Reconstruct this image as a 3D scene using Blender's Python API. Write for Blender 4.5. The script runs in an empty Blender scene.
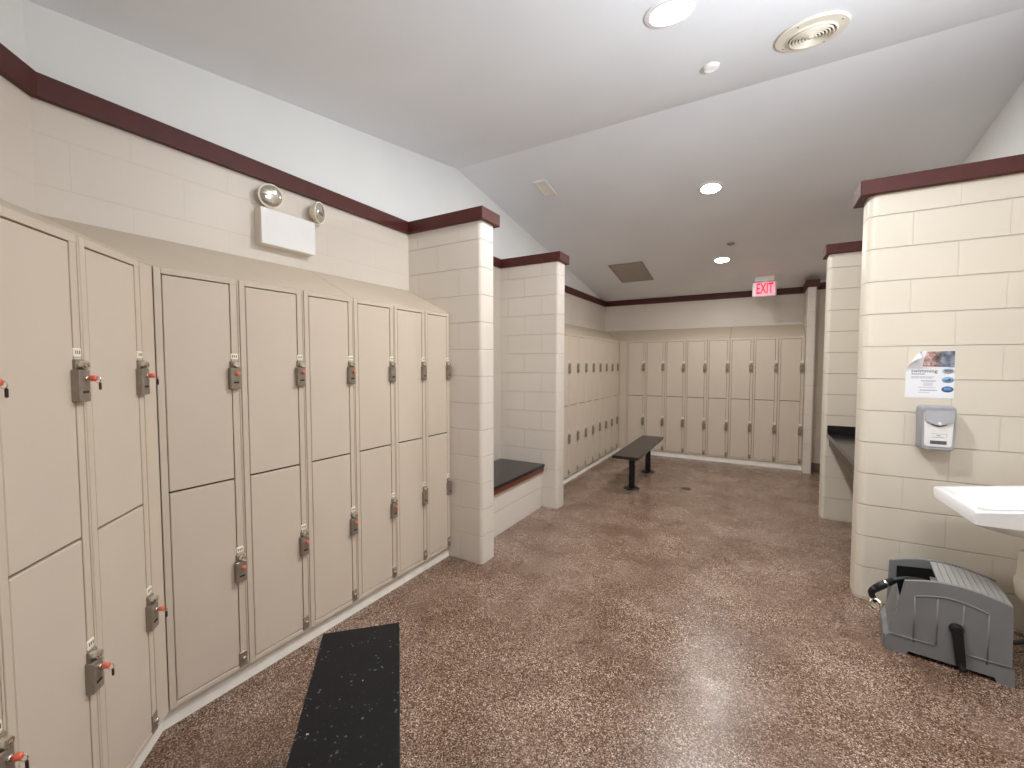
import bpy, bmesh, math, random
from mathutils import Vector, Matrix
random.seed(7)
sc = bpy.context.scene
COL = sc.collection
R = math.radians
PI = math.pi

# ------------------------------------------------------------------ materials
def lin(c):
    return tuple(((v/255)/12.92 if v/255 <= .04045 else ((v/255+.055)/1.055)**2.4) for v in c)
def L4(c): return lin(c)+(1,)

class NT:
    def __init__(self, name):
        self.m = bpy.data.materials.new(name); self.m.use_nodes = True
        self.t = self.m.node_tree; self.b = self.t.nodes['Principled BSDF']
    def n(self, typ, **kw):
        x = self.t.nodes.new(typ)
        for k, v in kw.items(): setattr(x, k, v)
        return x
    def l(self, a, b): self.t.links.new(a, b)
    def math(self, op, a, b=None):
        x = self.n('ShaderNodeMath', operation=op)
        for i, v in enumerate((a, b)):
            if v is None: continue
            if isinstance(v, (int, float)): x.inputs[i].default_value = v
            else: self.l(v, x.inputs[i])
        return x.outputs[0]
    def mix(self, fac, a, b, blend='MIX'):
        x = self.n('ShaderNodeMix', data_type='RGBA', blend_type=blend)
        for s, v in ((x.inputs[0], fac), (x.inputs[6], a), (x.inputs[7], b)):
            if isinstance(v, (int, float)): s.default_value = v
            elif isinstance(v, tuple): s.default_value = v
            else: self.l(v, s)
        return x.outputs[2]
    def ramp(self, fac, stops, interp='LINEAR'):
        x = self.n('ShaderNodeValToRGB'); cr = x.color_ramp; cr.interpolation = interp
        while len(cr.elements) < len(stops): cr.elements.new(.5)
        for e, (p, c) in zip(cr.elements, stops): e.position = p; e.color = c
        self.l(fac, x.inputs[0]); return x.outputs[0]
    def pos(self): return self.n('ShaderNodeNewGeometry').outputs['Position']
    def noise(self, vec, scale, detail=2, rough=.5):
        x = self.n('ShaderNodeTexNoise'); x.inputs['Scale'].default_value = scale
        x.inputs['Detail'].default_value = detail; x.inputs['Roughness'].default_value = rough
        if vec is not None: self.l(vec, x.inputs['Vector'])
        return x.outputs[0]
    def bump(self, h, strength=.2, dist=.01):
        x = self.n('ShaderNodeBump'); x.inputs['Strength'].default_value = strength
        x.inputs['Distance'].default_value = dist; self.l(h, x.inputs['Height'])
        self.l(x.outputs[0], self.b.inputs['Normal'])

def simple(name, rgb, rough=.5, metal=0., var=.06, scale=12., bump=0., coat=0.):
    q = NT(name); co = q.n('ShaderNodeTexCoord').outputs['Object']
    n = q.noise(co, scale, 3)
    a = tuple(min(1, v*(1+var)) for v in lin(rgb))+(1,); d = tuple(v*(1-var) for v in lin(rgb))+(1,)
    q.l(q.ramp(n, [(.3, d), (.7, a)]), q.b.inputs['Base Color'])
    q.b.inputs['Roughness'].default_value = rough; q.b.inputs['Metallic'].default_value = metal
    if coat: q.b.inputs['Coat Weight'].default_value = coat
    if bump: q.bump(q.noise(co, scale*12, 2), bump, .004)
    return q.m

def emissive(name, rgb, strength):
    q = NT(name); q.b.inputs['Base Color'].default_value = L4(rgb)
    q.b.inputs['Emission Color'].default_value = L4(rgb); q.b.inputs['Emission Strength'].default_value = strength
    return q.m

def block_mat(name, base, mode='auto', uoff=.16, zoff=.008, dark=.16, depth=.75, vert=1., faces='all'):
    """painted concrete block, running bond 0.40 x 0.1985 m; vert = strength of the head joints"""
    q = NT(name); g = q.n('ShaderNodeNewGeometry')
    sp = q.n('ShaderNodeSeparateXYZ'); q.l(g.outputs['Position'], sp.inputs[0])
    sn = q.n('ShaderNodeSeparateXYZ'); q.l(g.outputs['True Normal'], sn.inputs[0])
    w = q.math('GREATER_THAN', q.math('ABSOLUTE', sn.outputs[1]), q.math('ABSOLUTE', sn.outputs[0]))
    if mode == 'diag':
        u = q.math('MULTIPLY', q.math('SUBTRACT', sp.outputs[0], sp.outputs[1]), .7071)
    else:
        u = q.math('ADD', q.math('MULTIPLY', sp.outputs[0], w), q.math('MULTIPLY', sp.outputs[1], q.math('SUBTRACT', 1., w)))
    cb = q.n('ShaderNodeCombineXYZ')
    v = q.math('SUBTRACT', sp.outputs[2], zoff-19.85)
    q.l(q.math('ADD', u, 40.+uoff), cb.inputs[0]); q.l(v, cb.inputs[1])
    br = q.n('ShaderNodeTexBrick'); br.offset = .5; br.squash = 1.
    for k, x in (('Scale', 1.), ('Mortar Size', .0035), ('Mortar Smooth', .6), ('Brick Width', .4), ('Row Height', .1985), ('Bias', 0)): br.inputs[k].default_value = x
    q.l(cb.outputs[0], br.inputs['Vector'])
    # bed joints alone
    fr = q.math('FRACT', q.math('DIVIDE', v, .1985)); d = q.math('MULTIPLY', q.math('SUBTRACT', .5, q.math('ABSOLUTE', q.math('SUBTRACT', fr, .5))), .1985)
    mr = q.n('ShaderNodeMapRange'); mr.interpolation_type = 'SMOOTHSTEP'; q.l(d, mr.inputs[0])
    mr.inputs[1].default_value = .0012; mr.inputs[2].default_value = .0042; mr.inputs[3].default_value = 1; mr.inputs[4].default_value = 0
    bed = mr.outputs[0]
    head = q.math('MULTIPLY', br.outputs['Fac'], vert)
    if faces == 'y': head = q.math('MULTIPLY', head, w)
    fac = q.math('MAXIMUM', bed, head)
    n1 = q.noise(g.outputs['Position'], 1.3, 3); n2 = q.noise(g.outputs['Position'], 90, 3, .6)
    b = lin(base)
    body = q.ramp(n1, [(.3, tuple(x*.95 for x in b)+(1,)), (.7, tuple(min(1, x*1.03) for x in b)+(1,))])
    q.l(q.mix(q.math('MULTIPLY', fac, dark), body, tuple(x*.55 for x in b)+(1,)), q.b.inputs['Base Color'])
    q.b.inputs['Roughness'].default_value = .42
    h = q.math('ADD', q.math('MULTIPLY', fac, -1.), q.math('MULTIPLY', n2, .08))
    q.bump(h, depth, .006)
    return q.m

M = {}
BC = (219, 211, 201)
M['block'] = block_mat('cream_painted_block', BC, vert=.8, faces='y')
M['block_right'] = block_mat('cream_painted_block_right', (221, 214, 199), uoff=.04, vert=.22, faces='y', depth=1., dark=.2)
M['block_smooth'] = block_mat('cream_painted_block_diagonal', BC, 'diag', dark=.05, depth=.16)
M['block_soft'] = block_mat('cream_painted_block_thick_paint', BC, dark=.08, depth=.25, vert=.6)
M['drywall'] = simple('white_drywall', (234, 237, 237), .7, var=.015, scale=3)
M['ceiling'] = simple('ceiling_paint', (236, 240, 246), .75, var=.02, scale=2)
M['trim'] = simple('dark_red_stained_wood', (76, 23, 17), .55, var=.12, scale=9)
M['locker'] = simple('beige_powder_coat', (206, 193, 176), .38, var=.02, scale=4)
M['door'] = simple('beige_door_powder_coat', (208, 195, 179), .36, var=.02, scale=4)
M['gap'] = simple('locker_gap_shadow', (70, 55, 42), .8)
M['hood'] = simple('beige_sheet_metal', (200, 186, 167), .42, var=.02, scale=4)
M['curb'] = simple('painted_concrete_curb', (226, 221, 212), .6, var=.06, scale=14, bump=.3)
M['steel'] = simple('brushed_steel', (150, 140, 128), .36, .5, var=.12, scale=40)
M['dark_steel'] = simple('dark_steel', (62, 54, 48), .4, .7)
M['brass'] = simple('bright_chrome', (225, 220, 210), .18, 1., var=.03)
M['tag'] = simple('cream_label_plastic', (244, 236, 218), .5, var=.02)
M['orange'] = simple('orange_key_plastic', (228, 112, 86), .45, var=.05)
M['ink'] = simple('dark_ink', (70, 66, 72), .6)
M['black_metal'] = simple('black_powder_coat', (16, 15, 15), .4, var=.1)
M['white_plastic'] = simple('white_plastic', (236, 236, 236), .4, var=.015)
M['cream_plastic'] = simple('cream_plastic', (234, 229, 215), .45, var=.02)
M['porcelain'] = simple('white_porcelain', (240, 242, 245), .12, var=.005, coat=.4)
M['grey_plastic'] = simple('grey_moulded_plastic', (124, 125, 126), .5, var=.05, scale=8)
M['light_grey_plastic'] = simple('light_grey_moulded_plastic', (150, 149, 148), .5, var=.05, scale=8)
M['rubber'] = simple('black_rubber', (17, 18, 21), .5, var=.1)
M['disp_grey'] = simple('dispenser_grey', (160, 161, 166), .4, var=.02)
M['disp_flap'] = simple('dispenser_flap_grey', (178, 180, 186), .35, var=.02)
M['window'] = simple('dark_grey_window', (92, 94, 98), .2)
M['paper'] = simple('white_paper', (240, 243, 250), .6, var=.01)
M['oval_pale'] = simple('pale_blue_grey_print', (196, 208, 226), .6, var=.02)
M['oval_mid'] = simple('mid_blue_print', (128, 166, 208), .6, var=.05, scale=60)
M['oval_blue'] = simple('blue_print', (62, 112, 170), .6, var=.08, scale=60)
M['red_letter'] = emissive('red_letters', (214, 14, 50), .9)
M['exit_face'] = emissive('lit_pink_exit_face', (255, 150, 168), .75)
M['lamp'] = emissive('lit_lamp_lens', (255, 253, 250), 30.)
M['grille'] = simple('taupe_grille', (172, 161, 152), .6, var=.1, scale=50)
M['vent_dark'] = simple('vent_slot_shadow', (96, 92, 84), .7)
M['drain'] = simple('drain_metal', (70, 58, 52), .5, .3)
M['cove'] = simple('grey_cove_base', (120, 112, 104), .6)
M['wood_edge'] = simple('mahogany_edge_band', (112, 52, 38), .32, var=.2, scale=14)
M['counter'] = simple('black_laminate', (26, 26, 28), .18, var=.1, scale=30)
M['lens'] = simple('clear_ribbed_reflector', (206, 202, 190), .14, .75, var=.25, scale=70)

def floor_mat():
    q = NT('brown_speckled_epoxy_floor'); p = q.pos()
    v = q.n('ShaderNodeTexVoronoi'); v.inputs['Scale'].default_value = 235; q.l(p, v.inputs['Vector'])
    sep = q.n('ShaderNodeSeparateColor'); q.l(v.outputs['Color'], sep.inputs[0])
    stops = [(0., L4((62, 45, 36))), (.14, L4((96, 73, 60))), (.36, L4((128, 101, 85))), (.58, L4((156, 130, 113))), (.76, L4((184, 161, 143))), (.89, L4((208, 190, 173))), (.97, L4((238, 228, 215)))]
    chips = q.ramp(sep.outputs[0], stops, 'CONSTANT')
    # worn, paler pinkish grey traffic zones
    n = q.noise(p, .9, 4, .6)
    wear = q.ramp(n, [(.42, (0, 0, 0, 1)), (.68, (1, 1, 1, 1))])
    c = q.mix(q.math('MULTIPLY', wear, .34), chips, L4((146, 128, 119)))
    n2 = q.noise(p, 2.2, 4, .65)
    d = q.ramp(n2, [(.35, L4((196, 183, 172))), (.64, L4((246, 244, 242)))])
    c = q.mix(1., c, d, 'MULTIPLY')
    q.l(c, q.b.inputs['Base Color'])
    rg = q.n('ShaderNodeMapRange'); q.l(q.noise(p, 3, 4, .6), rg.inputs[0])
    rg.inputs[1].default_value = .3; rg.inputs[2].default_value = .7; rg.inputs[3].default_value = .20; rg.inputs[4].default_value = .32
    q.l(rg.outputs[0], q.b.inputs['Roughness'])
    q.bump(q.math('ADD', sep.outputs[1], q.noise(p, 260, 2)), .06, .004)
    return q.m
M['floor'] = floor_mat()

def granite_mat():
    q = NT('black_speckled_bench_top'); p = q.n('ShaderNodeTexCoord').outputs['Object']
    v = q.n('ShaderNodeTexVoronoi'); v.inputs['Scale'].default_value = 170; q.l(p, v.inputs['Vector'])
    sep = q.n('ShaderNodeSeparateColor'); q.l(v.outputs['Color'], sep.inputs[0])
    k = q.math('MULTIPLY', sep.outputs[0], q.ramp(q.noise(p, 14, 3), [(.4, (.93, .93, .93, 1)), (.7, (1.0, 1.0, 1.0, 1))]))
    q.l(q.ramp(k, [(0., L4((11, 12, 14))), (.90, L4((24, 26, 29))), (.945, L4((80, 86, 92))), (.98, L4((170, 176, 182)))], 'CONSTANT'), q.b.inputs['Base Color'])
    q.b.inputs['Roughness'].default_value = .55; q.b.inputs['Specular IOR Level'].default_value = .25
    q.bump(sep.outputs[1], .08, .002)
    return q.m
M['bench_top'] = granite_mat()
M['bench_far_top'] = simple('dark_brown_bench_top', (38, 31, 30), .28, var=.1, scale=20)

def photo_mat():
    q = NT('poster_photo_print'); co = q.n('ShaderNodeTexCoord').outputs['Object']
    n = q.noise(co, 26, 3, .6)
    sx = q.n('ShaderNodeSeparateXYZ'); q.l(co, sx.inputs[0])
    a = q.ramp(n, [(.3, L4((58, 52, 58))), (.45, L4((150, 108, 100))), (.6, L4((216, 188, 182))), (.72, L4((236, 226, 224)))])
    b = q.ramp(n, [(.3, L4((52, 58, 70))), (.5, L4((112, 120, 136))), (.7, L4((170, 178, 192)))])
    f = q.n('ShaderNodeMapRange'); q.l(sx.outputs[0], f.inputs[0]); f.inputs[1].default_value = .12; f.inputs[2].default_value = .16
    q.l(q.mix(f.outputs[0], a, b), q.b.inputs['Base Color']); q.b.inputs['Roughness'].default_value = .5
    return q.m
M['photo'] = photo_mat()

# ------------------------------------------------------------------ mesh helpers
def newbm(): return bmesh.new()
def _faces_of(bm, verts):
    s = set(verts); return [f for f in bm.faces if all(v in s for v in f.verts)]
def add_box(bm, x0, x1, y0, y1, z0, z1, mi=0, bev=0., seg=1):
    r = bmesh.ops.create_cube(bm, size=1.)['verts']
    for v in r:
        v.co = Vector((x0+(v.co.x+.5)*(x1-x0), y0+(v.co.y+.5)*(y1-y0), z0+(v.co.z+.5)*(z1-z0)))
    fs = _faces_of(bm, r)
    for f in fs: f.material_index = mi
    if bev:
        es = list({e for f in fs for e in f.edges})
        o = bmesh.ops.bevel(bm, geom=es, offset=bev, segments=seg, affect='EDGES', profile=.5)
        for f in o['faces']: f.material_index = mi
def add_wall(bm, x0, x1, y0, y1, z0, z1, corners=(), rad=.025, seg=4, mi=0):
    """box whose listed vertical corners (sx, sy in -1/+1) are rounded like bullnose block"""
    r = bmesh.ops.create_cube(bm, size=1.)['verts']; es = []
    for v in r:
        v.co = Vector((x0+(v.co.x+.5)*(x1-x0), y0+(v.co.y+.5)*(y1-y0), z0+(v.co.z+.5)*(z1-z0)))
    fs = _faces_of(bm, r); cx, cy = (x0+x1)/2, (y0+y1)/2
    for e in {e for f in fs for e in f.edges}:
        a, b = e.verts
        if abs(a.co.z-b.co.z) > 1e-6:
            k = (1 if a.co.x > cx else -1, 1 if a.co.y > cy else -1)
            if k in corners: es.append(e)
    for f in fs: f.material_index = mi
    if es: bmesh.ops.bevel(bm, geom=es, offset=rad, segments=seg, affect='EDGES', profile=.5)
def add_prism(bm, poly, ext, mi=0):
    """poly: list of 3D points (planar), ext: extrusion vector"""
    a = [bm.verts.new(p) for p in poly]; b = [bm.verts.new(Vector(p)+Vector(ext)) for p in poly]
    n = len(a); fs = [bm.faces.new(a), bm.faces.new(b[::-1])]
    for i in range(n): fs.append(bm.faces.new((a[i], b[i], b[(i+1) % n], a[(i+1) % n])))
    for f in fs: f.material_index = mi
    bmesh.ops.recalc_face_normals(bm, faces=fs)
def add_lathe(bm, prof, o=(0, 0, 0), axis=(0, 0, 1), n=32, mi=0, sx=1., sy=1.):
    """prof: [(r, h)...] revolved about axis"""
    q = Vector((0, 0, 1)).rotation_difference(Vector(axis).normalized()); o = Vector(o); rings = []
    for r, h in prof:
        if r < 1e-6: rings.append([bm.verts.new(o+q @ Vector((0, 0, h)))])
        else: rings.append([bm.verts.new(o+q @ Vector((r*sx*math.cos(2*PI*i/n), r*sy*math.sin(2*PI*i/n), h))) for i in range(n)])
    fs = []
    for a, b in zip(rings, rings[1:]):
        for i in range(n):
            j = (i+1) % n
            if len(a) == 1 and len(b) == 1: continue
            if len(a) == 1: fs.append(bm.faces.new((a[0], b[i], b[j])))
            elif len(b) == 1: fs.append(bm.faces.new((a[i], a[j], b[0])))
            else: fs.append(bm.faces.new((a[i], a[j], b[j], b[i])))
    for f in fs: f.material_index = mi; f.smooth = True
    bmesh.ops.recalc_face_normals(bm, faces=fs)
def add_tube(bm, pts, rad, n=10, mi=0, closed=False):
    pts = [Vector(p) for p in pts]; rings = []; N = len(pts)
    up = None
    for i, p in enumerate(pts):
        a = pts[(i-1) % N] if (closed or i > 0) else p; b = pts[(i+1) % N] if (closed or i < N-1) else p
        t = (b-a).normalized()
        if up is None: up = t.orthogonal().normalized()
        up = (up-t*up.dot(t)).normalized(); s = t.cross(up)
        r = rad[i] if isinstance(rad, (list, tuple)) else rad
        rings.append([bm.verts.new(p+(up*math.cos(2*PI*k/n)+s*math.sin(2*PI*k/n))*r) for k in range(n)])
    fs = []
    m = N if closed else N-1
    for i in range(m):
        a, b = rings[i], rings[(i+1) % N]
        for k in range(n): fs.append(bm.faces.new((a[k], a[(k+1) % n], b[(k+1) % n], b[k])))
    if not closed: fs.append(bm.faces.new(rings[0][::-1])); fs.append(bm.faces.new(rings[-1]))
    for f in fs: f.material_index = mi; f.smooth = True
    bmesh.ops.recalc_face_normals(bm, faces=fs)
def bez(p0, p1, p2, p3, n=12):
    p0, p1, p2, p3 = map(Vector, (p0, p1, p2, p3)); out = []
    for i in range(n+1):
        t = i/n; out.append(p0*(1-t)**3+p1*3*t*(1-t)**2+p2*3*t*t*(1-t)+p3*t**3)
    return out
def obj(name, bm, mats, parent=None, loc=None, rotz=0., smooth=False, normals=True):
    me = bpy.data.meshes.new(name)
    if normals: bmesh.ops.recalc_face_normals(bm, faces=bm.faces[:])
    if smooth:
        for f in bm.faces: f.smooth = True
    bm.to_mesh(me); bm.free()
    for m in (mats if isinstance(mats, (list, tuple)) else [mats]): me.materials.append(M[m] if isinstance(m, str) else m)
    if smooth:
        try: me.set_sharp_from_angle(angle=R(35))
        except Exception: pass
    o = bpy.data.objects.new(name, me); COL.objects.link(o)
    if parent is not None: o.parent = parent
    if loc is not None: o.location = loc
    o.rotation_euler[2] = rotz
    return o
def tag(o, label, cat, group=None):
    o['label'] = label; o['category'] = cat
    if group: o['group'] = group
    return o
def thing(name, label, cat, loc=(0, 0, 0), rotz=0., group=None):
    o = bpy.data.objects.new(name, None); COL.objects.link(o); o.location = loc; o.rotation_euler[2] = rotz
    o.empty_display_size = .05
    return tag(o, label, cat, group)
def struct(name, bm, mats, label=None, **kw):
    o = obj(name, bm, mats, **kw); o['kind'] = 'structure'
    if label: o['label'] = label
    return o
def text_bm(s, size, mat=None, depth=.001, offset=0.):
    """built-in font turned into a mesh lying in local XZ facing -Y, centred"""
    cu = bpy.data.curves.new('t', 'FONT'); cu.body = s; cu.size = size; cu.align_x = 'CENTER'; cu.align_y = 'CENTER'; cu.extrude = depth; cu.offset = offset
    t = bpy.data.objects.new('t', cu); COL.objects.link(t)
    bpy.context.view_layer.update()
    me = bpy.data.meshes.new_from_object(t.evaluated_get(bpy.context.evaluated_depsgraph_get()))
    bpy.data.objects.remove(t); bpy.data.curves.remove(cu)
    bm = bmesh.new(); bm.from_mesh(me); bpy.data.meshes.remove(me)
    bmesh.ops.rotate(bm, verts=bm.verts[:], cent=(0, 0, 0), matrix=Matrix.Rotation(PI/2, 3, 'X'))
    return bm

# ------------------------------------------------------------------ room shell (metres; Y into the room, X right)
XL, XR, YF, YB = -2.46, 1.32, 7.575, -1.69
RY, RZ = 3.25, 3.29
SF, SB = .158, .150
def ceil_z(y): return RZ-SF*(y-RY) if y > RY else RZ-SB*(RY-y)
ZT, ZB = 2.61, 2.52          # cap trim top / bottom
b = newbm(); add_box(b, -4.2, 1.8, -2.2, 8.1, -.1, 0); struct('floor', b, 'floor', 'brown speckled epoxy floor with worn paler patches')
b = newbm()
add_prism(b, [(-4.2, -2.2, ceil_z(-2.2)), (-4.2, RY, RZ), (-4.2, 8.1, ceil_z(8.1)), (-4.2, 8.1, ceil_z(8.1)+.12), (-4.2, RY, RZ+.12), (-4.2, -2.2, ceil_z(-2.2)+.12)], (6., 0, 0))
struct('ceiling', b, 'ceiling', 'white vaulted ceiling with ridge running across the room')

KY = .538                      # bend of the left wall
b = newbm(); add_prism(b, [(XL, KY, 0), (XL, YF+.2, 0), (XL-.2, YF+.2, 0), (XL-.2, KY-.083, 0)], (0, 0, ZT-.01)); struct('wall_left', b, 'block_soft', 'cream painted block wall behind the long locker run')
# drywall gable above, follows the vault
b = newbm(); add_prism(b, [(XL-.01, KY-.004, ZT-.012), (XL-.01, YF+.2, ZT-.012), (XL-.01, YF+.2, ceil_z(YF+.2)+.05), (XL-.01, RY, RZ+.05), (XL-.01, KY-.004, ceil_z(KY)+.05)], (-.18, 0, 0))
struct('wall_left_gable', b, 'drywall', 'white drywall gable above the left red trim')
D = Vector((.7071, -.7071, 0)); N45 = Vector((-.7071, -.7071, 0))   # along the bent wall / into it
P0 = Vector((XL, KY, 0)); P1 = P0+D*3.2
b = newbm(); add_prism(b, [P0, P1, P1+N45*.2, P0+Vector((-.2, -.083, 0))], (0, 0, ZT-.01)); struct('wall_left_bend', b, 'block_smooth', 'cream block wall on the angled left side')
b = newbm()
q0, q1 = P0+N45*.01-D*.0042, P1+N45*.01
add_prism(b, [q0+Vector((0, 0, ZT-.012)), q1+Vector((0, 0, ZT-.012)), q1+Vector((0, 0, max(ZT, ceil_z(q1.y)+.05))), q0+Vector((0, 0, ceil_z(q0.y)+.05))], N45*.18)
struct('wall_left_bend_gable', b, 'drywall', 'white drywall above trim on the angled left side')
b = newbm(); add_box(b, XL-.2, .66, YF, YF+.2, 0, ZT+.06); struct('wall_far', b, 'block_soft', 'cream block wall behind the far lockers')
b = newbm(); add_box(b, .57, XR, 7.30, 7.5, 0, ZT+.1); struct('wall_far_right', b, 'block', 'cream block wall behind the far right pier')
b = newbm(); add_box(b, XR, XR+.2, YB-.2, YF+.2, 0, ZT); struct('wall_right', b, 'block', 'cream block wall on the right')
b = newbm(); add_prism(b, [(XR+.005, YB-.2, ZT), (XR+.005, YF+.2, ZT), (XR+.005, YF+.2, ceil_z(YF+.2)+.05), (XR+.005, RY, RZ+.05), (XR+.005, YB-.2, ceil_z(YB-.2)+.05)], (.18, 0, 0)); struct('wall_right_gable', b, 'drywall', 'white drywall gable high on the right')
b = newbm(); add_box(b, -.6, XR+.2, YB-.2, YB, 0, ZT+.05); struct('wall_back', b, 'block', 'cream block wall behind the viewer')

# stub walls (piers)
PX = -1.757
b = newbm(); add_wall(b, XL-.02, PX, 2.585, 2.765, 0, ZB+.01, ((1, -1), (1, 1)), .03); struct('wall_near_pier', b, 'block', 'cream block stub wall at the end of the long locker run')
b = newbm(); add_wall(b, XL-.02, PX-.02, 3.985, 4.165, 0, ZB+.01, ((1, -1), (1, 1)), .03); struct('wall_alcove_pier', b, 'block', 'cream block stub wall beyond the alcove bench')
RX = .548
b = newbm(); add_wall(b, RX, XR+.02, 3.42, 3.62, 0, ZB+.01, ((-1, -1), (-1, 1)), .05, 6); struct('wall_right_partition', b, 'block_right', 'cream block partition carrying the soap dispenser')
b = newbm(); add_wall(b, RX-.018, XR+.02, 5.03, 5.23, 0, ZB+.01, ((-1, -1), (-1, 1)), .03); struct('wall_counter_partition', b, 'block_right', 'cream block partition at the end of the counter')
b = newbm(); add_wall(b, .52, .618, 7.0, YF+.02, 0, ZB+.01, ((1, -1),), .02); struct('wall_far_pier', b, 'block', 'cream block pier at right end of the far lockers')

# red cap / trim
def cap(name, x0, x1, y0, y1, label, o=.03):
    b = newbm(); add_box(b, x0-o, x1+o, y0-o, y1+o, ZB, ZT, bev=.004); struct(name, b, 'trim', label)
cap('trim_1', XL+.0, PX, 2.585, 2.765, 'dark red wooden cap on the near left pier')
cap('trim_2', XL+.0, PX-.02, 3.985, 4.165, 'dark red wooden cap on the pier beyond the alcove bench')
cap('trim_3', RX-.016, XR-.04, 3.42, 3.62, 'dark red wooden cap on the dispenser partition')
cap('trim_4', RX-.018, XR-.04, 5.03, 5.23, 'dark red wooden cap on the counter partition')
cap('trim_5', .52, .618, 7.0, YF, 'dark red wooden cap on the far right pier')
def strip(name, y0, y1, label, x=XL):
    b = newbm(); add_box(b, x-.02, x+.03, y0, y1, ZB, ZT, bev=.003); struct(name, b, 'trim', label)
b = newbm(); add_prism(b, [(XL-.02, KY-.008, ZB), (XL+.03, KY+.0124, ZB), (XL+.03, 2.56, ZB), (XL-.02, 2.56, ZB)], (0, 0, ZT-ZB)); struct('trim_6', b, 'trim', 'dark red trim along the top of the left wall')
strip('trim_7', 2.79, 3.96, 'dark red trim at the back of the bench alcove')
strip('trim_8', 4.19, YF, 'dark red trim above the far left lockers')
b = newbm(); e0 = Vector((XL-.02, KY-.008, ZB)); e1 = Vector((XL+.03, KY+.0124, ZB))
add_prism(b, [e0, e1, e1+D*3.1, e0+D*3.1], (0, 0, ZT-ZB)); struct('trim_9', b, 'trim', 'dark red trim on the angled left wall')
b = newbm(); add_box(b, XL+.03, .49, YF-.03, YF+.02, ZB, ZT, bev=.003); struct('trim_10', b, 'trim', 'dark red trim above the far lockers')
b = newbm(); add_box(b, .65, XR, 7.27, 7.32, ZB, ZT, bev=.003); struct('trim_11', b, 'trim', 'dark red trim behind the far right pier')

# concrete curbs under the lockers
XF = -2.052                   # locker fronts, left
def curb(name, poly, label):
    """poly: plan of the curb top; floor edge flares 15 mm on the first edge"""
    b = newbm(); top = [b.verts.new((p[0], p[1], .076)) for p in poly['top']]; bot = [b.verts.new((p[0], p[1], 0)) for p in poly['bot']]
    n = len(top); b.faces.new(top); b.faces.new(bot[::-1])
    for i in range(n): b.faces.new((top[i], bot[i], bot[(i+1) % n], top[(i+1) % n]))
    struct(name, b, 'curb', label)
cy = .735
curb('baseboard_left', dict(top=[(XF-.035, cy, 0), (XF-.035, 2.583), (XL, 2.583), (XL, KY)], bot=[(XF-.015, cy), (XF-.015, 2.583), (XL, 2.583), (XL, KY)]), 'pale concrete curb under the long locker run')
c0 = Vector((XF-.035, cy, 0)); d0 = Vector((XF-.015, cy, 0))
curb('baseboard_left_bend', dict(top=[c0, c0+D*1.7, P0+D*1.7, P0], bot=[d0, d0+D*1.7, P0+D*1.7, P0]), 'pale concrete curb under the angled lockers')
YFL = 7.18                    # locker fronts, far wall
curb('baseboard_far_left', dict(top=[(XF-.055, 4.17), (XF-.055, YFL), (XL, YFL), (XL, 4.17)], bot=[(XF-.03, 4.17), (XF-.03, YFL), (XL, YFL), (XL, 4.17)]), 'pale concrete curb under the far left lockers')
curb('baseboard_far', dict(top=[(XL, YFL+.02), (.52, YFL+.02), (.52, YF), (XL, YF)], bot=[(XL, YFL-.002), (.52, YFL-.002), (.52, YF), (XL, YF)]), 'pale concrete curb under the far lockers')
b = newbm(); add_box(b, .62, XR, 7.285, 7.302, 0, .10); struct('baseboard_far_right', b, 'cove', 'grey cove base behind the far right pier')

# ------------------------------------------------------------------ lockers
XFL = -2.072
LW, LD, Z0, Z1 = .316, .384, .078, 1.868     # prototype width, depth, bottom, top
ZMID = (.966, .974)
def lock_meshes(full=True):
    x = LW-.030
    b = newbm()
    add_box(b, x-.024, x+.021, -.022, .002, 1.378, 1.474, bev=.0025)
    add_box(b, x-.016, x+.021, -.009, .002, 1.4745, 1.504, bev=.0015)
    lock = b
    b2 = newbm(); add_lathe(b2, [(0, .020), (.004, .020), (.005, .024), (.011, .024), (.0135, .018), (.0135, 0), (0, 0)], (x+.004, -.003, 1.487), (0, -1, 0), 16)
    b3 = newbm(); add_box(b3, x-.012, x+.010, -.0235, -.018, 1.404, 1.411)
    b4 = newbm()
    kz = 1.447
    add_lathe(b4, [(0, 0), (.008, 0), (.008, .006), (.0045, .006), (.0045, .012), (0, .012)], (x+.003, -.021, kz), (0, -1, 0), 14, 0)
    if full:
        add_lathe(b4, [(0, .010), (.0075, .010), (.0088, .013), (.0088, .024), (.006, .027), (0, .027)], (x+.003, -.021, kz), (0, -1, .05), 14, 1)
        add_tube(b4, [(x+.003, -.050-.0075*math.cos(a), kz-.004-.009*math.sin(a)) for a in [2*PI*i/16 for i in range(16)]], .0013, 6, 0, True)
        add_box(b4, x-.001, x+.006, -.0585, -.0525, kz-.034, kz-.012, 2, .002)
    else:
        add_lathe(b4, [(0, .006), (.0075, .006), (.0088, .009), (.0088, .015), (.006, .017), (0, .017)], (x+.003, -.021, kz), (0, -1, .05), 14, 1)
    b5 = newbm(); add_box(b5, x-.014, x+.018, -.004, .002, 1.511, 1.537, bev=.002)
    for k in range(3): add_box(b5, x-.007+.008*k, x-.004+.008*k, -.0046, -.003, 1.519, 1.530, 1)
    b6 = newbm(); add_box(b6, x-.014, x+.020, -.006, .002, .088, .158, bev=.002)
    add_lathe(b6, [(0, .010), (.008, .010), (.009, .006), (.009, 0)], (x+.003, -.005, .128), (0, -1, 0), 14, 1)
    return lock, b2, b3, b4, b5, b6
def door_bm(z0, z1):
    b = newbm(); add_box(b, .030, .2755, -.0005, .016, z0, z1, bev=.0022)
    return b
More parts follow.
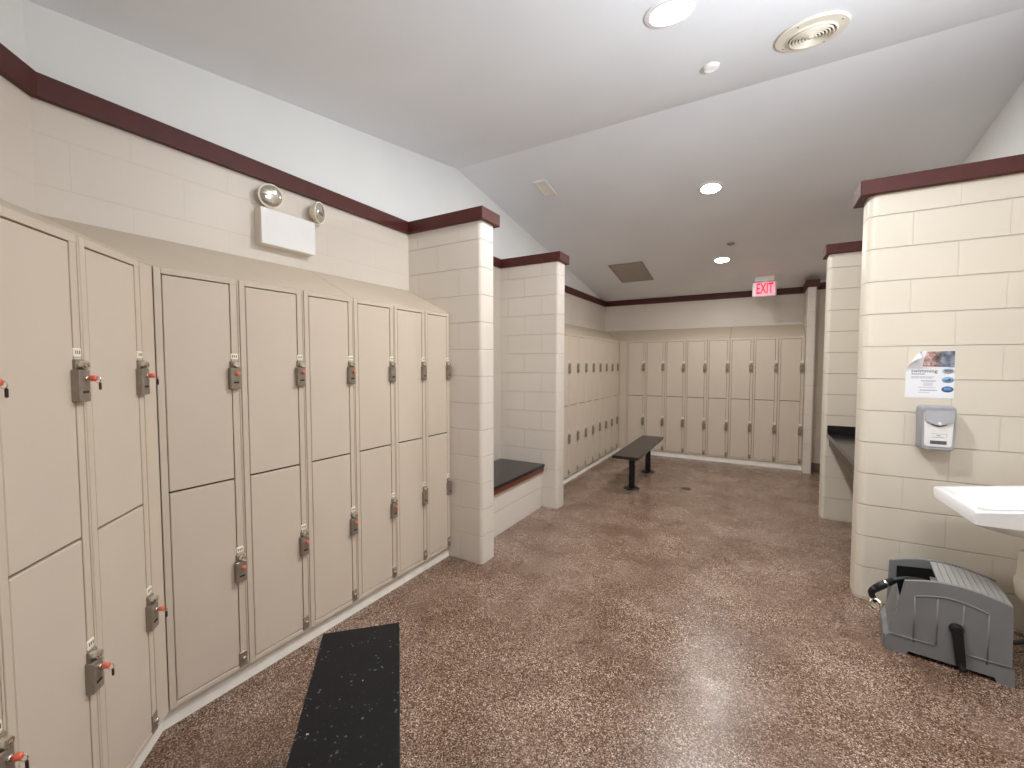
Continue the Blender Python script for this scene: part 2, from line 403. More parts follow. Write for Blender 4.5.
def build_locker(keys):
    """one two-tier column; keys = (upper, lower) whether a key is in the lock"""
    t = thing('locker', 'x', 'locker')
    b = newbm()
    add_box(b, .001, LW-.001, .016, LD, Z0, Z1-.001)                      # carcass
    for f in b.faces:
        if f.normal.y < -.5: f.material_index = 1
    add_box(b, .002, .0265, -.002, .0165, Z0, Z1, bev=.0015)             # left stile
    add_box(b, .279, LW-.009, -.001, .0165, Z0, Z1-.02, bev=.0012)       # latch strip
    add_box(b, LW-.0085, LW-.002, -.003, .0165, Z0, Z1-.001, bev=.001)   # right return
    add_box(b, .0265, LW-.0085, -.002, .0165, 1.846, Z1, bev=.0015)      # top rail
    add_box(b, .0265, .279, -.002, .0165, Z0, .100, bev=.0015)           # bottom rail
    obj('cabinet_body', b, ['locker', 'gap'], t, normals=False)
    obj('door', door_bm(ZMID[1], 1.842), 'door', t); obj('door', door_bm(.104, ZMID[0]), 'door', t)
    for i, dz in enumerate((0., -.885)):
        lk, cyl, slot, key, tg, bp = lock_meshes(keys[i] == 1)
        for m in (lk, cyl, slot, key, tg): bmesh.ops.translate(m, verts=m.verts[:], vec=(0, 0, dz))
        l = obj('lock', lk, 'steel', t)
        obj('lock_cylinder', cyl, 'brass', l, smooth=True); obj('coin_slot', slot, 'dark_steel', l)
        if keys[i]:
            k = obj('key', key, ['brass', 'orange', 'dark_steel'], l); k['label'] = 'key with orange grip'
        else: key.free()
        obj('number_tag', tg, ['tag', 'ink'], t)
        if i: obj('kick_plate', bp, ['steel', 'brass'], t)
        else: bp.free()
    return t
def copy_tree(o, parent=None):
    c = o.copy(); COL.objects.link(c)
    if parent is not None: c.parent = parent
    for ch in list(o.children): copy_tree(ch, c)
    return c
PROTO = {}
def place_locker(keys, loc, rotz, width, label, group):
    if keys not in PROTO: PROTO[keys] = o = build_locker(keys)
    else: o = copy_tree(PROTO[keys])
    o.location = loc; o.rotation_euler[2] = rotz; o.scale = (width/LW, 1, 1)
    o['label'] = label; o['group'] = group
    return o
# long run on the left
ys = [.752, 1.069, 1.387, 1.702, 2.020, 2.315, 2.583]
main = ['beige two-door locker beside the bend, below the left end of the emergency light',
        'beige two-door locker second from the bend, under the emergency light',
        'beige two-door locker third from the bend, level with the foreground bench end',
        'beige two-door locker fourth from the bend, its lower key orange and upper lock keyless',
        'beige two-door locker second from the near pier, no orange keys',
        'narrow-looking beige two-door locker touching the near block pier']
keys = [(2, 2), (2, 2), (2, 2), (0, 2), (0, 0), (0, 0)]
for k in range(6):
    place_locker(keys[k], (XF, ys[k], 0), PI/2, ys[k+1]-ys[k], main[k], 'lockers in the long run on the left')
# angled run, nearest the viewer
FC = Vector((XF, .752, 0))
bent = ['beige two-door locker on the angled wall, right against the bend',
        'beige two-door locker on the angled wall, second from the bend',
        'large beige two-door locker cut by the left edge of the photo']
for k in range(3):
    place_locker((1, 1), FC+D*(.082+.318*(k+1)), R(135), .318, bent[k], 'lockers on the angled left wall')
# far left run
ordn = ['first', 'second', 'third', 'fourth', 'fifth', 'sixth', 'seventh', 'eighth']
place_locker((0, 0), (XFL, 4.41, 0), PI/2, .2965, 'small beige locker mostly hidden behind the alcove pier', 'lockers in the far left run')
for k in range(8):
    place_locker((0, 0), (XFL, 4.71+.2965*k, 0), PI/2, .2965,
                 ('small beige locker on the far left wall, last one, in the far corner' if k == 7 else 'small beige locker on the far left wall, %s from the alcove pier' % ordn[k]), 'lockers in the far left run')
for k in range(8):
    place_locker((0, 0), (-1.95+.3085*k, YFL, 0), 0, .3085,
                 ('beige locker on the far wall, last on the right, beside the far right pier' if k == 7 else 'beige locker facing the viewer on the far wall, %s from its left end' % ordn[k]), 'lockers on the far wall')
# filler strips in the corners
def filler(name, x0, x1, loc, rz, label):
    b = newbm(); add_box(b, x0, x1, .0, .085, Z0, Z1, bev=.001); o = obj(name, b, 'locker', loc=loc, rotz=rz); tag(o, label, 'panel', 'locker corner filler strips')
filler('filler_panel', .002, .080, FC+D*.082, R(135), 'narrow beige filler strip at the bend between the locker runs')
filler('filler_panel', .002, .119, (XFL, YFL, 0), 0, 'beige filler panel left of the far wall lockers')
filler('filler_panel', .002, .094, (XFL, 7.084, 0), PI/2, 'beige filler strip at the end of the far left lockers')

# sloping tops
ZH0, ZH1 = Z1+.004, 2.075
def hood(f0, f1, b0, b1, label, lip=.0):
    """f0,f1 front edge ends, b0,b1 wall edge ends (plan)"""
    b = newbm()
    F0, F1 = [Vector((p[0], p[1], ZH0)) for p in (f0, f1)]; B0, B1 = [Vector((p[0], p[1], ZH1)) for p in (b0, b1)]
    add_prism(b, [F0, F1, B1, B0], (0, 0, -.0035))
    add_prism(b, [F0+Vector((0, 0, -.0035)), B0+Vector((0, 0, -.0035)), Vector((B0.x, B0.y, ZH0-.0035))], (F1-F0)*.004)
    add_prism(b, [F1+Vector((0, 0, -.0035)), B1+Vector((0, 0, -.0035)), Vector((B1.x, B1.y, ZH0-.0035))], (F0-F1)*.004)
    o = obj('locker_sloped_top', b, 'hood'); tag(o, label, 'locker top', 'sloping sheet metal tops over the lockers')
g = .0015
W = XL+.003
hood((XF, .752), (XF, ys[3]-g), (W, KY+.003), (W, ys[3]-g), 'sloping beige metal top over the lockers below the emergency light')
hood((XF, ys[3]+g), (XF, 2.583), (W, ys[3]+g), (W, 2.583), 'sloping beige metal top running up to the near pier')
fb = FC+D*1.0; bb = P0+D*1.0-N45*.003
hood(fb, FC, bb, P0-N45*.003, 'sloping beige metal top over the angled lockers at far left')
hood((XFL, 4.172), (XFL, YFL), (W, 4.172), (W, YF-.003), 'small sloping beige metal top over the far left lockers')
hood((XFL+.002, YFL), (-.415-g, YFL), (W+.002, YF-.003), (-.415-g, YF-.003), 'sloping beige metal top over the left half of the far wall lockers')
hood((-.415+g, YFL), (.517, YFL), (-.415+g, YF-.003), (.517, YF-.003), 'sloping beige metal top over the right half of the far wall lockers')

# ------------------------------------------------------------------ benches
def bench(label, c, rz, length, width, topmat, legs):
    t = thing('bench', label, 'bench', c, rz, 'pedestal benches')
    b = newbm(); add_box(b, -length/2, length/2, -width/2, width/2, .415, .45, bev=.004, seg=2); obj('seat', b, topmat, t)
    for x in legs:
        b = newbm(); add_lathe(b, [(0, .012), (.036, .012), (.036, .405), (.055, .405), (.055, .4145), (0, .4145)], (x, 0, 0), n=24)
        l = obj('leg', b, 'black_metal', t, smooth=True)
        b = newbm(); add_lathe(b, [(0, 0), (.092, 0), (.092, .008), (.085, .014), (.037, .020), (.037, .012), (0, .012)], (x, 0, 0), n=32); obj('base_flange', b, 'black_metal', l, smooth=True)
    return t
bench('dark bench with twin round pedestals standing among the far lockers', (-1.318, 5.56, 0), PI/2+R(1), 1.57, .295, 'bench_far_top', (-.45, .47))
# near bench lies parallel to the angled lockers
ea = (Vector((-1.448, 1.03, 0))+Vector((-1.232, 1.223, 0)))/2
mid = ea+D*.79
bench('black speckled bench top in the foreground, cut by the bottom of the photo', (mid.x, mid.y, 0), R(-45), 1.58, .286, 'bench_top', (-.30, .52))

# alcove bench: block plinth is structure, seat is a thing
b = newbm(); add_box(b, XL, -1.953, 2.765, 3.985, 0, .372); struct('wall_bench_plinth', b, 'block', 'low cream block plinth under the alcove seat')
t = thing('alcove_seat', 'built-in alcove seat with black top and red wood front between the two left piers', 'bench', (-2.2, 3.375, .374))
b = newbm(); add_box(b, -.255, .281, -.606, .606, .05, .08, bev=.004, seg=2); obj('seat', b, 'counter', t)
b = newbm(); add_box(b, -.255, .270, -.606, .606, .0005, .05, bev=.003); obj('edge_band', b, 'wood_edge', t)

# ------------------------------------------------------------------ counter between the right partitions
t = thing('counter', 'black counter with backsplash in the recess between the right partitions', 'counter', (.93, 4.325, 0))
b = newbm(); add_box(b, -.375, .389, -.70, .70, .795, .833, bev=.005, seg=2); obj('countertop', b, 'counter', t)
b = newbm(); add_box(b, -.373, .385, .678, .699, .834, .908, bev=.003); obj('backsplash', b, 'counter', t)
b = newbm(); add_box(b, -.355, -.33, -.70, .70, .715, .794, bev=.002); obj('front_apron', b, simple('dark_brown_apron', (48, 38, 34), .35, var=.1), t)
for y in (-.655, .3):
    b = newbm(); add_prism(b, [(-.32, y, .792), (.385, y, .792), (.385, y, .45), (.33, y, .45)], (0, .03, 0)); obj('bracket', b, 'black_metal', t)

# ------------------------------------------------------------------ emergency light on the left wall
t = thing('emergency_light', 'white emergency light box with two round lamp heads high on the left wall', 'emergency light', (XL-.0005, 1.543, 2.160), PI/2)
b = newbm(); add_box(b, -.165, .165, -.052, 0, 0, .197, bev=.004); obj('battery_box', b, 'cream_plastic', t)
b = newbm(); add_box(b, -.166, .166, -.066, -.0522, -.001, .198, bev=.003); obj('front_cover', b, 'white_plastic', t)
def head(x, dx, dy, dz, nm):
    p = Vector((x, -.055, .270)); d = Vector((dx, dy, dz)).normalized()
    b = newbm(); add_lathe(b, [(0, -.05), (.022, -.05), (.036, -.04), (.060, -.006), (.066, .008), (.065, .014), (.059, .014), (.057, .008)], p, d, 28)
    h = obj('lamp_head', b, 'cream_plastic', t, smooth=True)
    b = newbm(); add_lathe(b, [(.058, .009), (.054, .013), (.035, .019), (0, .022)], p, d, 28); obj('lens', b, 'lens', h, smooth=True)
    b = newbm(); add_lathe(b, [(0, 0), (.022, 0), (.02, .012), (.012, .02), (.012, .05), (0, .052)], (x, -.03, .197), (0, 0, 1), 16); obj('swivel', b, 'cream_plastic', h, smooth=True)
head(-.105, -.2, -.9, -.15, 'l'); head(.198, .42, -.9, -.08, 'r')

# ------------------------------------------------------------------ ceiling fittings
def on_ceiling(x, y):
    z = ceil_z(y); s = -SF if y > RY else SB
    n = Vector((0, s, -1)).normalized()      # pointing down into the room
    return Vector((x, y, z)), n
def ceil_thing(name, label, cat, x, y, group=None):
    p, n = on_ceiling(x, y); t = thing(name, label, cat, p, 0, group)
    ang = math.atan2(-SF, 1) if y > RY else math.atan2(SB, 1)
    t.rotation_euler = (ang, 0, 0); return t       # local -Z points down into the room
def downlight(x, y, label, power, vis=True):
    t = ceil_thing('downlight', label, 'ceiling light', x, y, 'round recessed ceiling lights')
    b = newbm(); add_lathe(b, [(.083, -.001), (.083, -.006), (.088, -.009), (.108, -.006), (.112, 0), (.083, -.001)], n=40); obj('trim_ring', b, 'white_plastic', t, smooth=True)
    b = newbm(); add_lathe(b, [(0, -.006), (.06, -.006), (.082, -.003), (.082, -.001), (0, -.001)], n=40); obj('lens', b, 'lamp', t, smooth=True)
    la = bpy.data.lights.new('downlight_lamp', 'AREA'); la.shape = 'DISK'; la.size = .16; la.energy = power; la.color = (1, .985, .965); la.spread = PI
    lo = bpy.data.objects.new('downlight_lamp', la); COL.objects.link(lo); lo.parent = t; lo.location = (0, 0, -.014)
    return t
PW = 34
downlight(-.41, 2.16, 'brightest recessed ceiling light at the top edge of the photo', 42)
downlight(-.44, 4.40, 'middle recessed ceiling light of the row, beyond the ridge', 28)
downlight(-.468, 6.175, 'farthest recessed ceiling light, just before the exit sign', 17)
# unseen fitting added over the basins to brighten the right side
downlight(.70, 1.25, 'added recessed ceiling light over the basins, out of view', 11)
# fill light without a fixture, added out of frame to brighten the vault
la = bpy.data.lights.new('vault_fill_light', 'AREA'); la.shape = 'RECTANGLE'; la.size = 1.2; la.size_y = .15; la.energy = 52; la.spread = R(115); la.color = (.90, .95, 1)
lo = bpy.data.objects.new('vault_fill_light', la); COL.objects.link(lo); lo.location = (1.20, 1.25, 2.10)
lo.rotation_euler = Vector((-.55, .28, .78)).to_track_quat('-Z', 'Y').to_euler()

t = ceil_thing('ceiling_vent', 'round cream ceiling vent with concentric rings at the top right', 'vent', .186, 2.79)
b = newbm(); add_lathe(b, [(0, -.001), (.160, -.001), (.164, -.006), (.158, -.012), (.115, -.016), (.108, -.024), (.102, -.016), (.0, -.012)], n=56); obj('flange', b, 'cream_plastic', t, smooth=True)
b = newbm(); add_lathe(b, [(0, -.0165), (.101, -.0165), (.101, -.0135), (0, -.0125)], n=48); obj('throat', b, 'vent_dark', t)
for k in range(6):
    r = .022+.0145*k
    b = newbm(); add_lathe(b, [(r-.0055, -.018), (r, -.030), (r+.004, -.027), (r+.0015, -.018), (r-.0055, -.018)], n=44); obj('ring', b, 'cream_plastic', t, smooth=True)
b = newbm(); add_lathe(b, [(0, -.032), (.012, -.030), (.016, -.018), (0, -.018)], n=24); obj('hub', b, 'cream_plastic', t, smooth=True)
for k in range(4):
    a = PI/4+k*PI/2+.3
    b = newbm(); add_lathe(b, [(0, -.0155), (.004, -.015), (.005, -.010)], (.139*math.cos(a), .139*math.sin(a), 0), n=10); obj('screw', b, 'vent_dark', t)

t = ceil_thing('detector', 'small white disc detector on the ceiling below the brightest light', 'detector', -.294, 2.815)
b = newbm(); add_lathe(b, [(0, 0), (.045, 0), (.045, -.010), (.036, -.018), (0, -.020)], n=28); obj('cover_disc', b, 'white_plastic', t, smooth=True)
t = ceil_thing('sprinkler_cover', 'tiny flush disc on the ceiling above the farthest light', 'sprinkler', -.341, 5.70)
b = newbm(); add_lathe(b, [(0, 0), (.042, 0), (.042, -.006), (.034, -.012), (0, -.013)], n=24); obj('cover_disc', b, 'light_grey_plastic', t, smooth=True)

def grille(name, label, x, y, w, h, frame, matf, mats, n, slope=0.):
    t = ceil_thing(name, label, 'vent', x, y); b = newbm()
    for a in ((-w/2, w/2, -h/2, -h/2+frame), (-w/2, w/2, h/2-frame, h/2), (-w/2, -w/2+frame, -h/2+frame, h/2-frame), (w/2-frame, w/2, -h/2+frame, h/2-frame)): add_box(b, a[0], a[1], a[2], a[3], -.012, -.0005, bev=.002)
    obj('frame', b, matf, t)
    b = newbm(); add_box(b, -w/2+frame, w/2-frame, -h/2+frame, h/2-frame, -.003, -.0008); obj('backing', b, 'vent_dark', t)
    b = newbm(); hh = h-2*frame
    for k in range(n):
        y0 = -hh/2+hh*(k+.15)/n
        add_prism(b, [(-w/2+frame, y0, -.004), (-w/2+frame, y0+hh*.5/n, -.010), (-w/2+frame, y0+hh*.62/n, -.010), (-w/2+frame, y0+hh*.15/n, -.004)], (w-2*frame, 0, 0))
    obj('louver', b, mats, t)
    return t
grille('air_vent', 'small white louvered vent on the ceiling above the near pier', -1.855, 3.83, .13, .27, .022, 'white_plastic', 'cream_plastic', 9)
grille('return_grille', 'large taupe return air grille on the ceiling in front of the far wall', -1.65, 6.275, .47, .74, .022, 'light_grey_plastic', 'grille', 26)

# exit sign
ye = 6.95
t = thing('exit_sign', 'lit EXIT sign with red letters hanging from the ceiling before the far wall', 'exit sign', (.012, ye, 0), 0)
zc = ceil_z(ye)
b = newbm(); add_box(b, -.115, .115, -.035, .035, zc-.072, zc+.002, bev=.004); obj('canopy', b, 'white_plastic', t)
b = newbm(); add_box(b, -.145, .145, -.03, .03, zc-.282, zc-.080, bev=.022, seg=3); add_box(b, -.03, .03, -.012, .012, zc-.085, zc-.068); obj('housing', b, 'white_plastic', t)
b = newbm(); add_box(b, -.108, .122, -.0325, -.028, zc-.262, zc-.092); f = obj('sign_face', b, 'exit_face', t)
b = text_bm('EXIT', .185, depth=.001, offset=.0022)
for v in b.verts: v.co.x *= .54; v.co.z *= 1.10
bmesh.ops.translate(b, verts=b.verts[:], vec=(.004, -.0345, zc-.178)); o = obj('exit_lettering', b, 'red_letter', t)

# floor drain
t = newbm(); add_lathe(t, [(0, .003), (.05, .003), (.056, 0), (0, 0)], n=28); o = obj('floor_drain', t, 'drain', loc=(-.745, 5.43, .0005)); tag(o, 'small round dark drain set in the floor right of the far bench', 'drain')

# ------------------------------------------------------------------ poster, dispenser
YW = 3.42
t = thing('poster', 'white swimming poster with a curled corner taped above the soap dispenser', 'poster', (.752, YW-.0003, 1.291))
b = newbm(); W_, H_ = .214, .276; nx, nz = 30, 38; gv = {}
fn = Vector((-.14, 0, .085)).normalized(); fp = Vector((0, 0, .135)); rr = .024
for i in range(nx+1):
    for j in range(nz+1):
        p = Vector((W_*i/nx, 0, H_*j/nz)); d = (p-fp).dot(fn)
        if d > 0:
            a = min(d/rr, 3.9); ex = d-a*rr
            p = p-fn*d+fn*(rr*math.sin(a)+ex*math.cos(a)); p.y = -(rr*(1-math.cos(a))+ex*math.sin(a))
        gv[i, j] = b.verts.new((p.x, p.y-.0008, p.z))
for i in range(nx):
    for j in range(nz): b.faces.new((gv[i, j], gv[i+1, j], gv[i+1, j+1], gv[i, j+1]))
obj('sheet', b, 'paper', t, smooth=True, normals=False)
def flat(poly, y=-.0016): 
    b = newbm(); add_prism(b, [(x, y, z) for x, z in poly], (0, .0006, 0)); return b
obj('photo_print', flat([(.075, .186), (.212, .180), (.212, .274), (.090, .274), (.080, .235)]), 'photo', t)
b = text_bm('swimming', .029, depth=.0004, offset=0.)
bmesh.ops.translate(b, verts=b.verts[:], vec=(.082, -.0016, .158)); obj('headline', b, 'ink', t)
b = newbm()
for z, x0, x1, h in ((.137, .026, .088, .006), (.122, .026, .128, .003), (.115, .026, .120, .003), (.097, .07, .135, .005), (.086, .08, .125, .0022), (.079, .08, .125, .0022), (.072, .08, .12, .0022), (.060, .06, .135, .0022), (.042, .066, .142, .005), (.030, .06, .11, .0022)):
    x = x0
    while x < x1-.002:
        w = min(random.uniform(.006, .016), x1-x); add_box(b, x, x+w*.86, -.0014, -.0010, z, z+h); x += w
obj('small_print', b, simple('grey_print', (150, 156, 172), .6), t)
for (x, z, m, nm) in ((.186, .160, 'oval_pale', 0), (.186, .107, 'oval_mid', 1), (.186, .052, 'oval_blue', 2)):
    b = newbm(); add_lathe(b, [(0, .0006), (.026, .0006), (.026, 0), (0, 0)], (x, -.0010, z), (0, -1, 0), 36, sx=1., sy=.68)
    e = obj('logo_oval', b, m, t)
    b = newbm()
    if nm == 0:
        for k, wd in ((.0045, .017), (-.0005, .019), (-.0055, .014)): add_box(b, x-wd, x+wd, -.0022, -.0015, z+k, z+k+.0032)
        obj('oval_print', b, 'ink', e)
    elif nm == 1:
        add_lathe(b, [(0, .0006), (.006, .0006), (.006, 0)], (x+.006, -.0016, z+.001), (0, -1, 0), 16); add_box(b, x-.012, x+.003, -.0022, -.0015, z-.005, z-.001); obj('oval_print', b, 'ink', e)
    else:
        for k, wd in ((.003, .014), (-.004, .017)): add_box(b, x-wd, x+wd, -.0022, -.0015, z+k, z+k+.002)
        obj('oval_print', b, 'oval_pale', e)

t = thing('soap_dispenser', 'grey and white soap dispenser mounted on the right partition under the poster', 'soap dispenser', (.884, YW-.001, .992))
b = newbm()
def rrect(w0, w1, h, r, n=6, z0=0.):
    """rounded trapezoid outline (w0 bottom, w1 top)"""
    out = []
    for (cx, cz, a0) in ((w0/2-r, z0+r, -PI/2), (w1/2-r, z0+h-r, 0), (-w1/2+r, z0+h-r, PI/2), (-w0/2+r, z0+r, PI)):
        for k in range(n+1): a = a0+k*PI/2/n; out.append((cx+r*math.cos(a), cz+r*math.sin(a)))
    return out
def loft(b, loops, mi=0):
    rings = [[b.verts.new((x, y, z)) for x, z in pts] for pts, y in loops]; n = len(rings[0])
    b.faces.new(rings[0]); b.faces.new(rings[-1][::-1])
    for a, c in zip(rings, rings[1:]):
        for i in range(n): b.faces.new((a[i], a[(i+1) % n], c[(i+1) % n], c[i]))
loft(b, [(rrect(.148, .152, .258, .022), 0), (rrect(.150, .156, .260, .024), -.055), (rrect(.142, .149, .252, .022, z0=.004), -.083), (rrect(.134, .141, .241, .02, z0=.009), -.090)])
obj('housing', b, 'disp_grey', t, smooth=True)
b = newbm(); loft(b, [(rrect(.118, .124, .206, .016, z0=.024), -.088), (rrect(.118, .124, .206, .016, z0=.024), -.0925), (rrect(.112, .118, .200, .014, z0=.027), -.095)]); obj('front_panel', b, 'white_plastic', t, smooth=True)
b = newbm()   # push flap with curved lower edge
top = [(-.060, .232), (.060, .232)]; arc = [(.060-.120*k/14, .176-.026*math.sin(PI*k/14)) for k in range(15)]
add_prism(b, [(x, -.096, z) for x, z in top[:1]+top[1:]+arc], (0, -.012, 0)); fl = obj('push_flap', b, 'disp_flap', t)
b = newbm(); add_lathe(b, [(0, .014), (.006, .012), (.009, 0), (0, 0)], (0, -.107, .158), (0, -1, 0), 16); obj('knob', b, 'white_plastic', fl, smooth=True)
b = newbm(); add_prism(b, [(x, -.0952, z) for x, z in [(-.034+.068*k/10, .152-.012*math.sin(PI*k/10)) for k in range(11)]+[(.03, .158), (-.03, .158)]], (0, -.0015, 0)); obj('nozzle_recess', b, 'window', t)
b = newbm(); add_box(b, -.035, .035, -.0975, -.094, .040, .060, bev=.001); obj('level_window', b, 'window', t)
b = newbm()
add_box(b, -.03, .034, -.0962, -.094, .099, .1005); add_box(b, .034, .0355, -.0962, -.094, .078, .1005); add_box(b, -.008, .008, -.0962, -.094, .088, .093); add_box(b, -.026, .026, -.0962, -.094, .078, .081)
obj('instruction_print', b, 'disp_grey', t)

# ------------------------------------------------------------------ wash basin on the right wall
t = thing('wash_basin', 'white wall-hung wash basin on the right with a covered trap below', 'sink', (XR, 2.945, 0), 0)
b = newbm(); Dp, Wd = .487, .475
def rz(u): return .818+(Dp-u)*.155          # rim rises toward the wall
def loop(inset_f, inset_b, inset_s, dz, r, n=8, flat=None):
    u0, u1 = inset_b, Dp-inset_f; w = Wd/2-inset_s; pts = []
    for (cu, cv, a0) in ((u1-r, -w+r, -PI/2), (u1-r, w-r, 0), (u0+r, w-r, PI/2), (u0+r, -w+r, PI)):
        for k in range(n+1):
            a = a0+k*PI/2/n; u = cu+r*math.cos(a); v = cv+r*math.sin(a)
            if u > .2: u -= .022*(.5-v/Wd)          # front edge not quite square to the wall
            pts.append(Vector((-u, v, (rz(u) if flat is None else flat)+dz)))
    return pts
loops = [loop(.17, .13, .15, 0, .05, flat=.690), loop(.12, .10, .10, 0, .06, flat=.705), loop(.014, .003, .014, 0, .02, flat=.752), loop(.002, .003, .002, 0, .012, flat=.762), loop(0, .003, 0, -.006, .008), loop(.004, .003, .004, 0, .008),
         loop(.035, .10, .04, 0, .05), loop(.05, .11, .055, -.012, .06), loop(.09, .14, .10, -.09, .08), loop(.16, .19, .16, 0, .05, flat=.745)]
rings = [[b.verts.new(p) for p in l] for l in loops]; nn = len(rings[0])
b.faces.new(rings[0]); b.faces.new(rings[-1][::-1])
for a, c in zip(rings, rings[1:]):
    for i in range(nn): b.faces.new((a[i], a[(i+1) % nn], c[(i+1) % nn], c[i]))
obj('basin', b, 'porcelain', t, smooth=True)
b = newbm(); add_lathe(b, [(0, .748), (.022, .748), (.024, .7455), (0, .7455)], (-.24, 0, 0), n=20); obj('drain_ring', b, 'brass', t)
b = newbm(); add_lathe(b, [(0, .56), (.020, .56), (.020, .702), (0, .702)], (-.170, .02, 0), n=16); obj('tailpiece', b, 'drain', t, smooth=True)
b = newbm(); add_lathe(b, [(0, .29), (.03, .30), (.062, .345), (.07, .40), (.07, .428), (.062, .432), (.060, .535), (.055, .56), (.035, .565), (0, .565)], (-.170, .02, .035), n=28)
obj('trap_cover', b, 'cream_plastic', t, smooth=True)
b = newbm(); add_tube(b, [(-.170, .02, .43), (-.10, .02, .435), (.0, .02, .435)], .03, 14); obj('waste_pipe', b, 'cream_plastic', t)

# ------------------------------------------------------------------ hose reel box on the floor
RB = R(-8)
t = thing('hose_reel_box', 'grey plastic hose reel box with black crank on the floor under the basin', 'hose reel', (.850, 3.00, 0), RB)
HX, HY = .208, .152         # half length / half depth
def top_prof(x):            # arched top of the side panels
    s = (x+HX)/(2*HX); return .360+.048*math.sin(PI*min(1, s*.95+.05))+.012*s
def side_panel(y, th, tap=.046):
    b = newbm(); pts = [(-HX-.030, 0), (-HX+.055, 0), (-HX+.065, .022), (HX-.055, .022), (HX-.045, 0), (HX+.010, 0), (HX+.008, .075), (HX-.002, .095)]
    pts += [(x, top_prof(x)) for x in [HX-.006-(2*HX-tap)*k/14 for k in range(15)]]
    pts += [(-HX-.008, .092), (-HX-.026, .072)]
    add_prism(b, [(x, y, z) for x, z in pts], (0, th, 0)); return b
b = side_panel(-HY-.012, .02); f = obj('side_panel', b, 'grey_plastic', t)
# raised ribs and border moulding on the front side
b = newbm(); yy = -HY-.0155
for seg in ([(-.128, .075), (-.128, .315)], [(.128, .075), (.128, .315)], [(-.045, .10), (-.045, .33)], [(.045, .10), (.045, .33)]):
    add_tube(b, [(x, yy+.003, z) for x, z in seg], .0035, 6)
add_tube(b, [(-.128+.256*k/12, yy+.003, .315+.03*math.sin(PI*k/12)) for k in range(13)], .0038, 6)
add_tube(b, [(-HX-.008, yy+.002, .092), (-.05, yy+.002, .092)], .0035, 6); add_tube(b, [(.04, yy+.002, .092), (HX+.004, yy+.002, .092)], .0035, 6)
obj('moulding', b, 'grey_plastic', f)
obj('side_panel', side_panel(HY-.008, .02, .004), 'grey_plastic', t)
b = newbm(); add_prism(b, [(-HX-.034, -HY+.006, .0), (-HX-.02, -HY+.006, .0), (-HX-.002, -HY+.006, .075), (-HX+.030, -HY+.006, .262), (-HX+.018, -HY+.006, .268), (-HX-.012, -HY+.006, .085), (-HX-.032, -HY+.006, .07)], (0, 2*HY-.012, 0)); obj('end_panel', b, 'grey_plastic', t)
b = newbm(); add_prism(b, [(HX-.006, -HY+.006, .02), (HX+.006, -HY+.006, .02), (HX-.006, -HY+.006, .340), (HX-.018, -HY+.006, .340)], (0, 2*HY-.012, 0)); obj('end_panel', b, 'grey_plastic', t)
b = newbm(); add_box(b, -HX+.008, HX-.008, -HY+.008, HY-.008, .02, .03); obj('bottom_tray', b, 'rubber', t)
b = newbm(); add_prism(b, [(-HX+.03, HY-.0125, .03), (-HX+.03, HY-.0125, .345), (-.02, HY-.0125, .37), (-.02, HY-.0125, .03)], (0, .004, 0)); obj('dark_interior_plate', b, 'rubber', t)  # dark plate added so the box interior reads nearly black
b = newbm()     # slatted lid over the right part of the top
N_ = 10; xs = [-.045+(HX-.002+.045)*k/N_ for k in range(N_+1)]
for a, c in zip(xs, xs[1:]):
    za, zb = top_prof(a)-.004, top_prof(c)-.004
    add_prism(b, [(a+.001, -HY+.0075, za), (c-.001, -HY+.0075, zb), (c-.001, -HY+.0075, zb-.012), (a+.001, -HY+.0075, za-.012)], (0, 2*HY-.016, 0))
add_box(b, -.043, HX-.02, -HY+.009, HY-.0095, .318, .324)
obj('lid', b, 'light_grey_plastic', t)
b = newbm(); add_lathe(b, [(0, -.13), (.08, -.13), (.125, -.11), (.125, .11), (.08, .13), (0, .13)], (.02, 0, .175), (0, 1, 0), 28); obj('hose_reel', b, 'rubber', t, smooth=True)
b = newbm()     # coiled hose on the reel and the free end hanging out over the end panel
for k in range(3):
    rr_ = .132+.006*k
    add_tube(b, [(.02+rr_*math.cos(2*PI*i/28), -.04+.035*k, .175+rr_*math.sin(2*PI*i/28)) for i in range(28)], .010, 8, 0, True)
path = bez((.0, .03, .312), (-.08, .02, .352), (-.18, -.01, .350), (-.248, -.045, .285), 14)
add_tube(b, path, .0125, 10)
h = obj('hose', b, 'rubber', t)
b = newbm(); d_ = (path[-1]-path[-3]).normalized()
add_tube(b, [path[-4], path[-1], path[-1]+d_*.04], [.017, .020, .019], 14); 
pth = bez(path[-1]+d_*.035, path[-1]+d_*.075, path[-1]+Vector((-.045, -.0, -.07)), path[-1]+Vector((-.020, -.01, -.095)), 8); add_tube(b, pth, [.018, .018, .017, .016, .015, .015, .014, .014, .014], 12)
obj('nozzle', b, 'rubber', h)
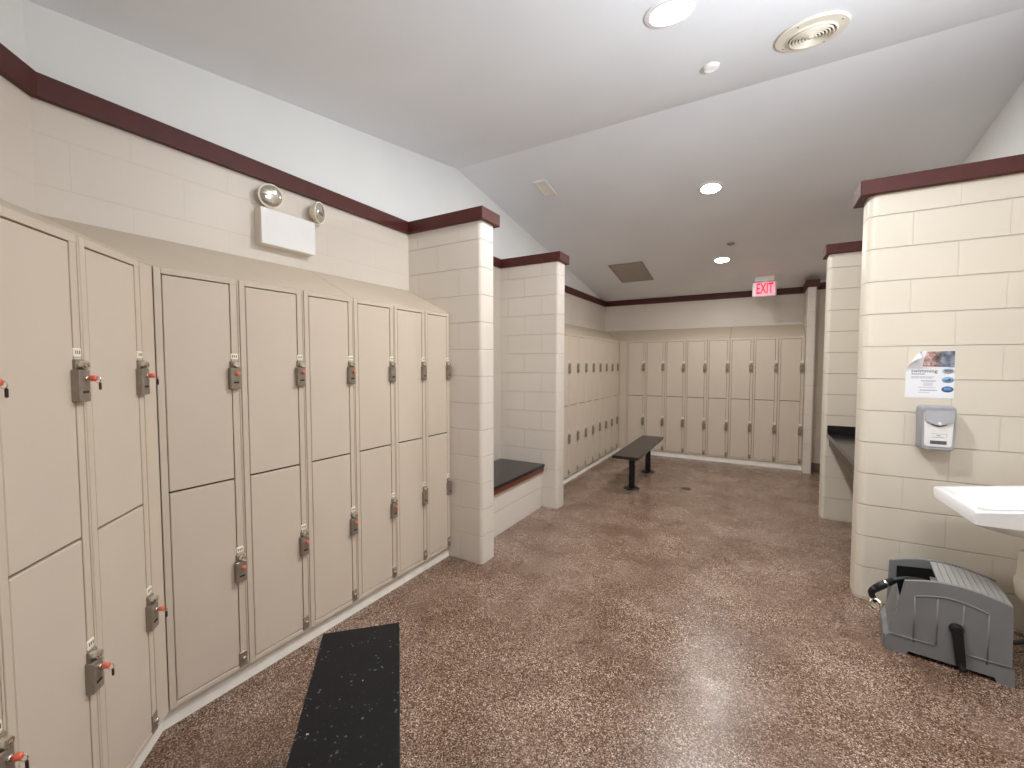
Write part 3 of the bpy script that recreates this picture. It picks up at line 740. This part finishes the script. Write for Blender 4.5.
b = newbm(); add_lathe(b, [(.0185, -.006), (.0215, -.004), (.0215, .004), (.0185, .006)], path[-2], d_, 20); obj('hose_collar', b, 'brass', h, smooth=True)
b = newbm(); add_lathe(b, [(.012, -.016), (.026, -.012), (.034, -.004), (.036, .008), (.029, .013), (.020, .004), (.018, -.004), (0, -.006)], pth[-1]+Vector((-.008, -.012, -.012)), (-.35, -.85, .25), 26)
obj('nozzle_ring', b, 'brass', h, smooth=True)
b = newbm(); add_lathe(b, [(0, .022), (.022, .020), (.027, .012), (.027, 0), (0, 0)], (.022, -HY-.0122, .205), (0, -1, 0), 24)
add_prism(b, [(.001, -HY-.020, .205), (.043, -HY-.020, .205), (.058, -HY-.020, .045), (.046, -HY-.020, .030), (.024, -HY-.020, .036)], (0, -.018, 0))
add_lathe(b, [(0, .0), (.012, .0), (.013, .03), (.009, .045), (0, .047)], (.041, -HY-.036, .046), (0, -1, -.1), 16)
obj('crank_handle', b, 'rubber', t, smooth=True)
b = newbm(); add_tube(b, bez((HX+.004, -.05, .16), (HX+.06, -.05, .165), (HX+.10, .0, .20), (HX+.20, .08, .24), 12), .011, 10); obj('supply_hose', b, 'rubber', t)

# ------------------------------------------------------------------ world, camera, colour
w = bpy.data.worlds.new('room_ambient'); sc.world = w; w.use_nodes = True
w.node_tree.nodes['Background'].inputs[0].default_value = (1, 1, 1, 1); w.node_tree.nodes['Background'].inputs[1].default_value = .3
cam = bpy.data.cameras.new('camera'); co = bpy.data.objects.new('camera', cam); COL.objects.link(co)
cam.sensor_width = 36.; cam.lens = 428.55/1024*36.; cam.clip_start = .02
co.location = (0, 0, 1.49); co.rotation_euler = (R(90-2.665), 0, R(30.16))
sc.camera = co
sc.view_settings.view_transform = 'Standard'; sc.view_settings.look = 'None'; sc.view_settings.exposure = 0.; sc.view_settings.gamma = 1.
sc.cycles.max_bounces = 10; sc.cycles.diffuse_bounces = 7; sc.cycles.glossy_bounces = 3
sc.cycles.sample_clamp_indirect = 6.
